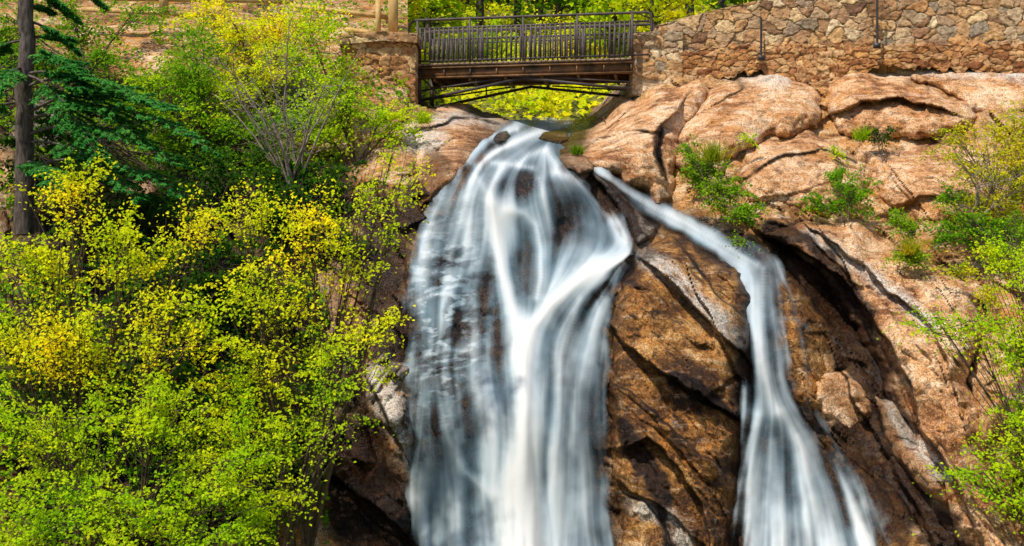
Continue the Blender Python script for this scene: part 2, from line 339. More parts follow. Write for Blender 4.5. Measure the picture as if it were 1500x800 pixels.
B([(938,372),(960,345),(1005,338),(1060,368),(1096,395),(1106,440),(1100,520),(1090,600),(1083,700),(1072,850),(905,850),(896,700),(889,600),(892,480),(905,415)],1.9,80,M['orange'],'huge cracked brown boulder standing between the main waterfall and the narrow side fall',1,rot=.8,a=(.30,.13),asp=3.2,s1=1.5,bed=.15)
B([(862,250),(892,264),(930,298),(962,332),(958,348),(934,362),(918,325),(890,282)],.5,22,M['grey'],'dark wet wedge of rock splitting the stream above the brown boulder',2,back=.1,rough=3)
kw=dict(bed=0,rough=13,ec=.6)
B([(818,236),(828,208),(862,185),(905,148),(975,122),(1030,114),(1046,135),(1010,185),(990,225),(1000,268),(970,305),(930,285),(895,258),(850,246)],1.7,54,M['tan'],'big rounded pink boulder on the right bank below the bridge end',3,rot=-.5,a=(.16,.07),s1=2.2,**kw)
B([(985,240),(1000,190),(1040,130),(1085,108),(1140,106),(1195,126),(1215,165),(1200,192),(1130,205),(1070,240),(1020,268)],1.7,58,M['tan'],'smooth pink boulder under the stone wall, left of the wall post',4,rot=-.4,a=(.15,.07),s1=2.2,**kw)
B([(1203,160),(1210,122),(1250,92),(1310,100),(1370,130),(1440,168),(1425,196),(1370,205),(1290,212),(1240,200)],1.4,44,M['tan'],'brown boulder with a dark shaded face below the right part of the stone wall',5,rot=.4,a=(.2,.09),s1=1.8,**kw)
B([(1240,84),(1290,74),(1400,86),(1520,92),(1600,100),(1600,190),(1500,175),(1420,160),(1350,118),(1290,98)],.9,36,M['tan'],'long pale slab directly under the stone wall at the right edge',6,rot=.2,a=(.14,.07),s1=2.,**kw)
B([(1075,262),(1110,212),(1190,193),(1248,212),(1275,250),(1262,290),(1210,322),(1150,305),(1100,300)],1.3,50,M['tan'],'tan boulder in the middle of the right bank between two green shrubs',7,rot=-.3,a=(.2,.09),s1=1.8,**kw)
B([(1270,225),(1340,205),(1430,205),(1480,250),(1470,320),(1400,335),(1310,318),(1275,270)],1.3,50,M['tan'],'rounded tan boulder left of the olive bush at the right',8,rot=.5,a=(.2,.09),s1=1.8,**kw)
B([(1122,342),(1180,322),(1260,318),(1330,370),(1420,410),(1445,470),(1420,560),(1445,640),(1500,760),(1520,850),(1430,850),(1380,740),(1330,660),(1300,590),(1268,510),(1228,440),(1185,390)],1.7,50,M['tan'],'long sloping pink rock ridge running down right of the side fall',9,rot=.85,a=(.28,.13),asp=3.2,s1=1.4,bed=.15)
B([(1440,400),(1560,330),(1640,400),(1640,850),(1500,850),(1470,760),(1430,640),(1415,560),(1440,480)],1.3,60,M['cliff'],'brown rock face behind the bright green tree at the right edge',10,rot=.6)
B([(1140,412),(1160,402),(1192,440),(1225,500),(1232,560),(1200,606),(1170,596),(1150,540),(1142,470)],.6,34,M['orange'],'wet brown rock behind the thin right-hand trickle of the side fall',11,back=.3,rot=.9,a=(.26,.12),wm=.6,asp=3)
B([(1188,575),(1210,546),(1240,540),(1268,565),(1280,610),(1245,630),(1205,612)],.9,26,M['tan'],'small rounded orange rock right of the side fall',12,a=(.2,.09),rough=9,back=.2,wm=.12,bed=0,ec=.5)
B([(1275,575),(1315,585),(1350,640),(1390,700),(1390,745),(1340,710),(1300,650)],1.2,24,M['tan'],'slanted brown rock splinter in the dark cleft, right of the small orange rock',13,rough=6,back=.2,wm=.45)
B([(1195,640),(1250,632),(1310,690),(1365,770),(1410,850),(1300,850),(1262,740),(1215,670)],.8,36,M['orange'],'dark wet rock along the right edge of the spreading side fall',14,rot=.9,wm=.92,asp=3)
B([(600,240),(620,195),(650,160),(690,168),(742,184),(712,206),(696,226),(670,260),(640,296),(612,310)],1.1,30,M['tan'],'pinkish rock at the top left lip of the main waterfall',15,rot=-.9,a=(.22,.09),s1=1.2,wm=.65,bed=0)
B([(536,215),(560,190),(605,185),(618,235),(600,290),(560,300),(535,265)],.9,32,M['cliff'],'weathered rock left of the waterfall lip below the green bush',16,rot=-.6)
B([(535,545),(560,505),(600,540),(604,640),(606,700),(580,668),(552,620),(528,580)],.8,28,M['grey'],'pale grey slanted slab at the left edge of the main waterfall',17,rot=-1.,s1=.8,wm=.5)
B([(458,400),(490,385),(540,420),(560,480),(530,520),(480,490)],.8,30,M['tan'],'tan rock showing between the leaves left of the waterfall',18,wm=.6)
B([(500,700),(560,660),(604,720),(608,850),(470,850),(470,760)],.8,45,M['orange'],'dark reddish wet rock at the bottom left of the main waterfall',19)
B([(175,262),(200,245),(240,252),(252,278),(225,300),(185,292)],1.6,24,M['tan'],'pink boulder in the undergrowth below the conifer',20,rough=4,wm=.3)
B([(15,150),(60,135),(120,160),(125,205),(70,225),(10,210)],.9,30,M['grey'],'dark grey boulder beside the conifer trunk at the left edge',21,rough=4,wm=.6)
B([(150,90),(200,60),(262,72),(270,105),(215,120),(165,118)],.7,26,M['tan'],'reddish tan boulder on the slope right of the conifer',22,rough=4,wm=.5)
for i,(pl,bu,wd_,lb,mt) in enumerate([([(724,204),(732,195),(742,193),(748,200),(741,207),(730,209)],.6,7,'small dark stone in the rapids left of midstream','grey'),
  ([(788,203),(796,194),(812,189),(830,194),(836,206),(822,213),(802,210)],.8,10,'wet stone in the rapids nearest the right bank','cliff'),
  ([(822,230),(842,212),(862,226),(872,250),(850,258),(832,246)],.9,14,'wet stone at the right side of the rapids above the brink','tan')]):
    B(pl,bu,wd_,M[mt],lb,23+i,back=.0,rough=4.,a=(.14,.1),step=1.,cat='stone',ft=0,wm=.8,s1=.5)
# ---------------------------------------------------------------- water by flow-line convolution
def blur(a,s):
    r=int(3*s)+1;k=np.exp(-.5*(np.arange(-r,r+1)/s)**2);k/=k.sum()
    a=np.apply_along_axis(lambda m:np.convolve(np.pad(m,r,mode='reflect'),k,'valid'),0,a)
    return np.apply_along_axis(lambda m:np.convolve(np.pad(m,r,mode='reflect'),k,'valid'),1,a)
def resample(pl,st=8):
    pl=np.array(pl,float);d=np.r_[0,np.cumsum(np.hypot(*np.diff(pl[:,:2],axis=0).T))];t=np.arange(0,d[-1],st)
    return np.stack([np.interp(t,d,pl[:,i]) for i in range(pl.shape[1])],1)
def water(name,x0,x1,y0,y1,guides,chan,basefn,maskfn,lift,step=1.3,seed=1):
    px,py=np.meshgrid(np.arange(x0,x1,step),np.arange(y0,y1,step));H,Wd=px.shape
    S=[]
    for gd in guides:
        r=resample(gd);t=np.gradient(r[:,:2],axis=0);t/=np.hypot(t[:,0],t[:,1])[:,None];S.append(np.c_[r[:,:2],t])
    S=np.concatenate(S)
    cx,cy=np.meshgrid(np.arange(x0,x1+8,6.),np.arange(y0,y1+8,6.))
    w=1/((cx[...,None]-S[:,0])**2+(cy[...,None]-S[:,1])**2+90)**1.6
    fx=(w*S[:,2]).sum(-1)/w.sum(-1)+.20*perlin(cx/38.,cy/55.,seed+.7);fy=(w*S[:,3]).sum(-1)/w.sum(-1)
    def samp(A,x,y,s):
        j=np.clip((x-x0)/s,0,A.shape[1]-1.001);i=np.clip((y-y0)/s,0,A.shape[0]-1.001);j0=j.astype(int);i0=i.astype(int);a=j-j0;b=i-i0
        return (A[i0,j0]*(1-a)+A[i0,j0+1]*a)*(1-b)+(A[i0+1,j0]*(1-a)+A[i0+1,j0+1]*a)*b
    g=np.random.default_rng(seed);n0=g.random((H,Wd));NS=[blur(n0,.8),blur(n0,2.8),blur(n0,7.)]
    NS=[(n-n.mean())/n.std() for n in NS];acc=[np.zeros((H,Wd)) for _ in NS];acs=0
    for sg in(1,-1):
        x=px.copy();y=py.copy()
        for i in range(36):
            u=samp(fx,x,y,6.);v=samp(fy,x,y,6.);l=np.hypot(u,v)+1e-6;x=x+sg*u/l*2.4;y=y+sg*v/l*2.4;wt=math.cos(i/36*1.57)
            for q,n in enumerate(NS): acc[q]+=wt*samp(n,x,y,step)
            if i<12: acs=acs+samp(NS[1],x,y,step)
    L=[(a-a.mean())/a.std() for a in acc]+[(acs-acs.mean())/acs.std()]
    ch=np.zeros((H,Wd))
    for pl,amp in chan:
        r=resample(pl,5);best=np.zeros((H,Wd))
        for q in r: best=np.maximum(best,np.exp(-(((px-q[0])**2+(py-q[1])**2)/q[2]**2)**.72))
        ch=1-(1-ch)*(1-amp*best)
    st=.18*L[0]+.36*L[1]+.52*L[2]+.30*L[3]
    base,wb=basefn(px,py)
    dens=base+.17*st*(1-.8*ch)+ch*.9+.24*fbm(px/45.,py/55.,seed+3.3,4)
    m=maskfn(px,py,st)
    white=np.clip(wb+.12*st*(1-.6*ch)+ch*.85+.14*fbm(px/45.,py/80.,seed+1.3,3),0,1)
    dens=np.clip(dens,.03,.97)*m
    D=D0(px,py)-lift-blur(ch,3)*.26-.025*L[2]-.01*L[1]
    X,Y,Z=to_world(px,py,D);V,Q,u=grid_mesh(X,Y,Z,m>.01)
    return mk(name,V,Q,M['water'],attrs={'dens':dens.ravel()[u],'white':white.ravel()[u]},kind='structure')
G=[[(840,176),(800,192),(760,208),(715,228),(684,245),(660,290),(635,350),(618,430),(608,540),(606,680),(612,850)],
[(800,178),(740,205),(705,232),(685,275),(665,350),(645,440),(640,540),(655,660),(675,850)],
[(845,180),(780,215),(740,240),(718,290),(708,350),(690,430),(700,540),(715,680),(725,850)],
[(720,290),(728,340),(737,390),(752,450),(766,500),(770,600),(768,700),(768,850)],
[(780,220),(770,260),(775,300),(790,350),(792,410),(780,460),(772,520)],
[(800,215),(830,250),(862,275),(892,305),(915,340),(925,368),(885,386),(845,410),(805,445),(778,480),(770,530),(772,620)],
[(890,400),(850,440),(815,500),(805,600),(802,700),(810,850)],[(905,405),(880,450),(862,520),(852,620),(850,850)],[(905,410),(890,470),(886,600),(890,850)],
[(830,260),(850,300),(850,350),(830,400)]]
CH=[([(722,300,12),(728,318,20),(733,350,15),(738,390,12),(752,450,12),(766,500,18),(770,600,22),(768,700,28),(770,850,40)],1.),
([(740,308,13),(768,312,13),(785,330,11),(792,365,9),(792,405,8),(785,440,6)],.55),
([(932,374,8),(905,386,13),(878,394,19),(845,414,17),(808,445,14),(782,480,13),(768,525,14)],1.),
([(815,252,8),(845,262,11),(875,285,13),(900,320,14),(918,356,11)],.65),
([(705,238,8),(694,262,9),(682,300,10),(670,340,9),(658,380,7)],.45),([(735,246,8),(722,268,9),(716,292,11)],.55),([(700,262,8),(718,290,8)],.35),([(790,262,6),(800,300,7),(812,340,6)],.35),
([(838,180,5),(806,186,5)],.8),([(800,190,6),(775,200,8),(750,210,9),(722,224,9),(705,236,8)],.75),([(757,190,5),(744,192,5)],.6),([(800,218,8),(775,228,9),(760,240,7)],.55),([(800,222,7),(818,244,7)],.55),
([(690,240,5),(715,238,5),(745,240,6),(780,246,5)],.45),
([(888,410,8),(872,470,9),(860,560,10),(855,700,13),(858,850,16)],.33),([(850,440,8),(822,520,10),(812,640,13),(818,850,18)],.33),
([(634,330,7),(618,420,7),(608,520,8),(612,680,9),(620,850,14)],.3),([(660,400,8),(645,480,9),(650,600,11),(668,850,18)],.22),([(700,560,10),(715,680,16),(728,850,28)],.32),([(690,330,9),(690,400,9)],.22),([(645,620,9),(680,690,8),(725,730,6)],.3),([(612,440,5),(640,430,4),(665,432,4)],.4),([(608,400,4),(640,398,4)],.35),([(625,520,4),(655,512,4),(690,516,4)],.3)]
def mbase(x,y):
    led=.36*sstep(.12,.5,fbm(x/22.,y/8.+x/50.,8.8,4))*np.exp(-((x-650)/55)**2-((y-470)/130)**2)
    dk=.38*sstep(-.1,.4,fbm(x/34.,y/22.+x/90.,12.8,4))*np.exp(-((x-655)/80)**2-((y-460)/140)**2)
    hole=.28*np.exp(-((x-698)/26)**2-((y-480)/85)**2)+.26*np.exp(-((x-840)/22)**2-((y-560)/120)**2)+.26*np.exp(-((x-758)/16)**2-((y-400)/40)**2)+.34*np.exp(-((x-770)/46)**2-((y-270)/14)**2)+.3*np.exp(-((x-830)/34)**2-((y-330)/45)**2)+.15*np.exp(-((x-640)/22)**2-((y-600)/90)**2)+.24*np.exp(-((x-655)/24)**2-((y-330)/50)**2)
    return .47+led-dk-hole+.18*sstep(580,800,y),.26+led*.8-hole*.3-dk*.2+.08*sstep(500,800,y)+.08*np.exp(-((y-260)/50)**2)
water('main_waterfall',580,958,172,845,G,CH,mbase,
      lambda x,y,s:sstep(-7,20,d_poly(x,y,MAINP)+6*s+14*fbm(x/30.,y/50.,1.1,4)+7*sstep(250,180,y)),.16)
G2=[[(880,252),(940,292),(1000,322),(1060,358),(1100,378),(1118,400),(1114,470),(1116,520),(1122,575),(1122,620),(1104,700),(1086,850)],
[(890,262),(950,305),(1005,335),(1060,368),(1100,390),(1104,420),(1104,500),(1106,560),(1102,620),(1092,700),(1080,850)],
[(1110,378),(1130,390),(1128,450),(1130,520),(1142,570),(1152,620),(1152,700),(1148,850)],[(1140,560),(1160,600),(1178,650),(1190,720),(1200,850)],
[(1150,585),(1190,635),(1228,720),(1250,850)],[(1155,595),(1205,640),(1250,720),(1300,850)],[(1138,388),(1160,430),(1175,500),(1184,610)]]
CH2=[([(885,256,5),(920,280,7),(960,306,8),(1005,327,8),(1045,350,8),(1085,374,7),(1112,390,8)],.55),
([(1118,394,8),(1116,430,9),(1115,480,9),(1118,530,10),(1128,575,11),(1142,606,12)],.5),([(1142,604,9),(1160,626,12),(1175,660,14),(1188,720,19),(1205,850,32)],.42),
([(1112,610,10),(1104,660,11),(1098,720,13),(1094,850,18)],.38),([(1195,636,6),(1232,700,10),(1270,800,14),(1288,850,16)],.38),([(1135,650,10),(1142,740,14),(1146,850,20)],.3),([(1170,640,6),(1210,720,10),(1240,850,16)],.3)]
SP=[(878,250),(930,279),(1000,309),(1060,342),(1112,366),(1142,384),(1144,410),(1142,450),(1142,500),(1148,545),(1164,588),(1208,630),(1250,690),(1285,770),(1312,850),(1074,850),(1082,740),(1086,660),(1090,600),(1096,540),(1094,480),(1094,420),(1082,392),(1050,372),(990,342),(935,312)]
def trick(x,y,s):
    a=.32*np.exp(-(d_poly(x,y,[(1142,395),(1158,430),(1170,475),(1176,500)],False)/3.)**2)+.4*np.exp(-(d_poly(x,y,[(1152,466),(1172,470),(1186,482)],False)/3.5)**2)+.2*np.exp(-(d_poly(x,y,[(1176,500),(1184,560),(1182,610)],False)/3.5)**2)
    return a*np.clip(.7+.6*s,0,1.2)
water('side_waterfall',870,1318,245,845,G2,CH2,lambda x,y:(.36+.0*x+.14*sstep(650,800,y)-.1*np.exp(-((y-385)/20)**2),.32+.10*sstep(600,800,y)),
      lambda x,y,s:np.clip(sstep(-5,15+10*sstep(560,700,y),d_poly(x,y,SP)+(4+4*sstep(560,640,y))*s+6*fbm(x/24.,y/34.,2.1,4))+trick(x,y,s),0,1),.42,seed=5)
# ---------------------------------------------------------------- masonry
def masonry(name,xs,tops,bots,Yf,mat,parent,seed,sx=.5,sz=.34,thick=.5,rag=0):
    n=int((xs[-1]-xs[0])/1.4);px=np.linspace(xs[0],xs[-1],n);tp=np.interp(px,xs,tops)+rag*fbm(px/14.,0*px,seed+.1,3);bt=np.interp(px,xs,bots)+rag*1.5*fbm(px/14.,0*px,seed+5.1,3)
    rows=int(np.max(bt-tp)/1.4)+2;v=np.linspace(0,1,rows)
    PY=tp[None]+(bt-tp)[None]*v[:,None];PX=np.repeat(px[None],rows,0);Yb=np.interp(px,[xs[0],xs[-1]],Yf)[None]+0*v[:,None]
    X,Y,Z=to_world(PX,PY,Yb+0*PX)
    u=X/sx+.6*perlin(X*1.6,Z*1.6,seed+.5)+.16*perlin(X*7,Z*7,seed+.7);w=Z/sz+.6*perlin(X*1.6,Z*1.6,seed+3.5)+.16*perlin(X*7,Z*7,seed+3.7)
    F1,F2,q,dx,dy=worley(u,w,40+seed,1.);e=F2-F1;st=sstep(.0,.10,e)
    Y=Y-.05*st*(.5+1.0*q[0])-.06*(q[1]-.5)*dx*st-.05*(q[0]-.5)*dy*st-.03*fbm(X*5,Z*5,seed+1.,4)
    Z0=Z[:1]+.03*perlin(X[:1]*3,0,seed+2.)
    Xc=np.repeat(X[:1],4,0);Zc=np.concatenate([Z[:1]-1.2,Z0,Z0,Z0]);Yc=np.concatenate([Yb[:1]+thick,Yb[:1]+thick,Yb[:1]+thick*.5,Yb[:1]+.02])
    X=np.concatenate([Xc,X]);Y=np.concatenate([Yc,Y]);Z=np.concatenate([Zc,Z])
    ton=np.concatenate([np.repeat(q[2][:1],4,0),q[2]]);cv=np.concatenate([np.repeat(1-st[:1],4,0),1-st])
    ec=lambda A:np.concatenate([A[:,:1],A,A[:,-1:]],1)
    X=ec(X);Z=ec(Z);Y=ec(Y);Y[4:,0]=Y[4:,1]+thick;Y[4:,-1]=Y[4:,-2]+thick
    ton=ec(ton);cv=ec(cv)
    V,Q,_=grid_mesh(X,Y,Z);return mk(name,V,Q,mat,parent,attrs={'tone':ton,'cav':cv})
w=empty('stone_wall',at(1200,110,39.8),label='long rubble stone retaining wall above the boulders right of the bridge',category='wall')
masonry('upper_wall',[960,1000,1060,1110,1200,1500,1700],[38,27,12,1,-22,-60,-80],[100,96,86,72,68,72,74],(40.0,38.6),M['wall'],w,1,.46,.34)
masonry('base_course',[985,1040,1110,1190,1212,1245,1290,1500,1700],[76,72,66,66,66,66,66,66,68],[130,118,104,130,146,116,96,112,118],(39.75,38.45),M['wall2'],w,2,.34,.17,rag=6)
masonry('end_pier',[926,960,985,1000],[50,46,42,40],[142,138,124,118],(39.9,39.7),M['wall'],w,3,.44,.27,thick=1.2)
w2=empty('stone_abutment',at(560,150,40.5),label='short stone abutment wall holding the left end of the bridge',category='wall')
masonry('wall_face',[500,540,580,609],[58,50,50,54],[150,158,166,176],(39.0,39.6),M['wall2'],w2,4,.40,.22,thick=1.4)
masonry('coping',[496,560,612],[52,46,49],[66,60,63],(38.9,39.45),M['wall'],w2,5,.6,.3,thick=1.5)
for (pxx,ya,yb,Yy,lb) in((1285,-10,66,38.85,'tall thin dark pipe fixed upright on the stone wall near the right'),(1115,26,84,39.3,'short thin dark pipe upright on the stone wall near the bridge')):
    e=empty('metal_post',at(pxx,yb,Yy),label=lb,category='pipe');mb=MB();a=at(pxx,ya,Yy);b=at(pxx,yb,Yy);mb.tube([b,(a+b)/2,a],.04);mb.build('pipe',M['pipe'],e,True)
    mb=MB();mb.box(b+[-.1,-.06,-.1],b+[.1,.1,.06]);mb.build('base_bracket',M['pipe'],e)
# ---------------------------------------------------------------- bridge
P0=at(611,100,40.7);P1=at(927,97,39.5)
br=empty('footbridge',(P0+P1)/2,label='dark steel footbridge with picket railings crossing above the waterfall',category='bridge')
ax=(P1-P0);Lb=np.linalg.norm(ax[:2]);ux=np.array([ax[0],ax[1],0])/Lb;uy=np.array([-ux[1],ux[0],0]);zb=(P0[2]+P1[2])/2
def bp(s,d,z): return P0*[1,1,0]+ux*s+uy*d+np.array([0,0,zb+z])
def part(name,mat,fn,smooth=False):
    mb=MB();fn(mb);return mb.build(name,mat,br,smooth)
WD=1.9
part('deck',M['deckwood'],lambda m:[m.bar(bp(s,-.08,.17),bp(s,WD+.08,.17),.17,.07) for s in np.arange(.09,Lb,.19)])
for d in(0,WD):
    def gird(m,d=d):
        m.bar(bp(0,d,.05),bp(Lb,d,.05),.2,.05);m.bar(bp(0,d,-.28),bp(Lb,d,-.28),.2,.05);m.bar(bp(0,d,-.115),bp(Lb,d,-.115),.04,.28)
        for s in np.linspace(.05,Lb-.05,9): m.bar(bp(s,d-.05,-.25),bp(s,d-.05,.02),.05,.05)
    part('girder',M['rust'],gird)
    def brace(m,d=d):
        m.bar(bp(.1,d,-1.05),bp(Lb*.5,d,-.37),.08,.09);m.bar(bp(Lb*.5,d,-.37),bp(Lb-.05,d,-.84),.08,.09)
        m.bar(bp(.1,d,-.72),bp(Lb*.40,d,-.36),.05,.05);m.bar(bp(Lb-.05,d,-.60),bp(Lb*.6,d,-.36),.05,.05)
        m.bar(bp(Lb*.28,d,-.68),bp(Lb*.28,d,-.28),.05,.05)
    part('brace_truss',M['steel'],brace)
part('cross_beam',M['rust'],lambda m:[m.bar(bp(s,0,-.34),bp(s,WD,-.34),.08,.12) for s in np.linspace(.6,Lb-.6,6)])
part('pier_frame',M['steel'],lambda m:[m.bar(bp(.08,d,-1.15),bp(.08,d,0),.14,.14) for d in(0,WD)]+[m.bar(bp(.08,0,-1.1),bp(.08,WD,-1.1),.16,.14),m.bar(bp(.2,0,-.3),bp(.75,0,-.85),.05,.05)])
for si,d in enumerate((-.02,WD+.02)):
    for s in np.linspace(0.02,Lb-.02,5):
        mb=MB();mb.bar(bp(s,d,.1),bp(s,d,1.70),.075,.075);mb.build('railing_post',M['rail'],br)
    part('railing_frame',M['rail'],lambda m:[m.bar(bp(-.02,d,z),bp(Lb+.55,d,z),.06,.06) for z in(.3,1.42)]+[m.bar(bp(-.02,d,1.27),bp(Lb,d,1.27),.035,.035)])
    e=Lb+.62
    pts=[(-.28,1.1),(-.28,1.45),(-.24,1.6),(-.14,1.69),(.02,1.72),(e*.5,1.72),(e-.12,1.72),(e-.03,1.68),(e,1.58),(e,1.1)]
    mb=MB();mb.tube([bp(s,d,z) for s,z in pts],.045);mb.build('handrail',M['rail'],br,True)
    for s in np.linspace(.12,Lb-.1,44):
        mb=MB();mb.bar(bp(s,d,.3),bp(s,d,1.42),.065,.065);mb.build('baluster',M['rail'],br)
# ---------------------------------------------------------------- timber fence top left
fe=empty('timber_fence',at(560,55,41.5),label='weathered wooden post and rail fence on the path left of the bridge',category='fence')
for pxx,yt,wd in((576,-30,.3),(554,-4,.17),(240,-30,.25)):
    mb=MB();mb.bar(at(pxx,56 if pxx>300 else 24,40.2),at(pxx,yt,40.2),wd,wd);mb.build('fence_post',M['wood'],fe)
for a,b in(((425,8),(580,27)),((505,43),(556,50)),((60,-4),(430,2)),((120,14),(300,22))):
    mb=MB();mb.bar(at(*a,40.4),at(*b,40.4),.1,.15);mb.build('fence_rail',M['wood'],fe)
# ---------------------------------------------------------------- plants
def bez(a,b,c,n):
    t=np.linspace(0,1,n)[:,None];return (1-t)**2*a+2*t*(1-t)*b+t*t*c
def shrub(name,label,cat,base,lobes,mat,seed,k=.012,nl=42,ls=.085,sr=.30,flat=.24,stem=M['stem'],br_=.05,group=None,up=(0,-.55,.7)):
    g=np.random.default_rng(seed);b=at(*base);e=empty(name,b,label=label,category=cat,group=group)
    mb=MB();LC=[];tw=[];tr=[]
    for (x,y,Yd,rx,rz) in lobes:
        c=at(x,y,Yd);R=np.array([rx,(rx+rz)*.42,rz])/F*Yd
        mid=b*.45+c*.55;mid[2]=b[2]+(c[2]-b[2])*.5;mid[:2]=b[:2]+(c[:2]-b[:2])*.35+g.normal(0,.15,2)
        st=bez(b+g.normal(0,.08,3)*[1,1,0],mid,c+np.array([0,0,R[2]*.4]),14);mb.tube(st,np.linspace(br_,br_*.22,14),6)
        n=max(4,int(rx*rz*k));dv=g.normal(size=(n,3));dv/=np.linalg.norm(dv,axis=1)[:,None]
        C=c+dv*R*(g.random((n,1))**.45)*(1+.28*g.normal(size=(n,1)))
        i0=g.integers(6,14,n);S=st[np.minimum(i0,13)]
        t=np.linspace(0,1,5)[None,:,None];mm=(S+C)/2+g.normal(0,.1,(n,3))+[0,0,-.06];E=C+(C-S)*.12
        tw.append((1-t)**2*S[:,None]+2*t*(1-t)*mm[:,None]+t*t*E[:,None]);tr.append(np.repeat(np.linspace(br_*.22,.006,5)[None],n,0))
        for cc,ss in zip(C,S):
            m=int(nl*g.uniform(.35,1.6));r=sr*g.uniform(.5,1.3);ax_=cc-ss;ax_[2]*=.6;ax_/=np.linalg.norm(ax_)+1e-6
            p=g.normal(size=(m,3))*[r*.5,r*.5,r*.5*flat]+ax_*g.normal(0,r*.75,(m,1));p[:,2]-=.3*(p[:,0]**2+p[:,1]**2)/max(r,.1)
            LC.append(cc+p)
    mb.tubes(np.concatenate(tw),np.concatenate(tr),3);mb.build('stems' if cat!='tree' else 'trunk',stem,e,True)
    V,Q=leaf_quads(np.concatenate(LC),ls,up=up,g=g);mk('foliage' if cat!='tree' else 'crown',V,Q,mat,e,False)
    return e
shrub('deciduous_shrub','tall airy yellow-leaved shrub reaching toward the left edge of the main waterfall','shrub',(440,850,26),
 [(470,330,25.2,80,50),(395,420,24.8,80,70),(530,285,25.6,60,32),(575,235,26,26,26),(590,270,25.8,20,34),(550,470,25,48,26),(480,510,24.8,85,45),(350,310,25.6,60,45),(380,560,24.4,90,60),(575,350,25.8,26,30),(520,390,25.4,50,28)],M['yel'],1,nl=40,k=.0075,ls=.085,sr=.33,flat=.18)
shrub('deciduous_shrub','broad yellow-green shrub against the conifer trunk at the left edge','shrub',(120,880,24.5),
 [(95,280,24.8,75,42),(50,380,24.4,90,65),(190,380,24.4,75,65),(265,470,24,80,65),(120,500,23.8,110,70),(20,500,24,60,65),(280,340,25,50,42)],M['yel'],2,nl=44,k=.0075,ls=.085,sr=.33,flat=.18)
shrub('deciduous_shrub','dense lime-green shrub filling the bottom left corner','shrub',(190,920,22.5),
 [(70,640,23,110,75),(230,600,23,115,65),(150,740,22.2,150,70),(330,700,22.6,100,65),(30,780,22,80,60),(290,790,22.2,110,35)],M['lime'],3,nl=48,ls=.08,k=.0085,sr=.32,flat=.18)
shrub('deciduous_shrub','lime-green shrub with long sprays beside the dark rock, bottom centre left','shrub',(400,900,24),
 [(420,640,24,80,42),(490,575,24.3,75,20),(535,545,24.4,45,14),(370,745,23.4,60,38),(465,620,24.2,55,18),(345,640,23.6,60,60)],M['lime'],4,nl=42,k=.009,ls=.08,sr=.32,flat=.18)
shrub('leafy_bush','bright green bush just below the stone abutment left of the bridge','bush',(520,250,34.5),
 [(505,150,34.6,70,50),(560,168,35,42,32),(455,75,35.4,55,50),(585,190,35,25,20),(450,170,34.4,50,45),(490,110,36,40,35)],M['lime'],5,nl=52,ls=.105,k=.015,sr=.38)
shrub('leafy_bush','yellow-green bush under the wooden fence at the top left','bush',(400,150,37),
 [(400,45,37,65,50),(450,28,38,50,35),(345,60,37,50,60),(380,110,36,60,40),(300,20,38,50,30)],M['yel'],6,nl=48,ls=.105,k=.014,sr=.38)
shrub('leafy_bush','dark green bush right of the conifer on the upper left slope','bush',(290,230,34),
 [(290,130,34.5,50,60),(250,190,33.8,60,40),(330,190,34,60,50),(400,210,33.6,60,50),(250,110,36,50,30),(190,150,34.6,50,50),(150,230,33,70,40),(300,70,37,50,30)],M['green'],7,nl=50,ls=.11,k=.013,sr=.38)
shrub('leafy_bush','lime bush in the middle of the upper left slope, above the pink boulder','bush',(230,200,34),
 [(215,120,34.3,45,22),(290,160,33.6,50,20),(340,130,34,40,24)],M['lime'],17,nl=42,ls=.1,k=.013,sr=.36)
shrub('leafy_bush','shaded deep green bush behind the tops of the yellow shrubs','bush',(420,420,31),
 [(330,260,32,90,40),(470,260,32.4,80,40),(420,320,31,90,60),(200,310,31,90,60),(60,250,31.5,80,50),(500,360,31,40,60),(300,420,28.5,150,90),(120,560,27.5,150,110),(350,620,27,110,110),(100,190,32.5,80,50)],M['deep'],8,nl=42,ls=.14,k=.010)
shrub('leafy_bush','mid-green bush at the foot of the timber fence, top left corner','bush',(130,110,37.6),
 [(110,40,38,60,45),(200,20,39,50,20),(60,90,37,60,40),(160,85,37,50,30),(10,40,38,40,50)],M['green'],18,nl=44,ls=.12,k=.011,sr=.4)
shrub('olive_bush','olive-yellow twiggy bush on the rocks at the right edge','bush',(1480,345,32),
 [(1440,245,32,60,50),(1490,270,31.5,50,60),(1400,205,32.5,40,22),(1500,200,32,50,40),(1440,300,31.6,50,30)],M['olive'],9,nl=48,ls=.085,k=.018,stem=M['twig'])
shrub('deciduous_tree','bright lime-green tree leaning in from the right edge of the frame','tree',(1590,860,24.6),
 [(1480,370,25.6,60,40),(1420,480,25.4,75,26),(1490,500,25.2,55,55),(1370,470,25.6,35,14),(1495,610,25,45,45),(1440,700,24.8,60,22),(1490,730,24.6,50,30),(1400,690,25,40,12),(1480,660,25,50,34),(1540,420,25,50,90),(1540,640,24.8,40,120)],M['lime'],10,nl=48,ls=.08,k=.011,sr=.33,flat=.18)
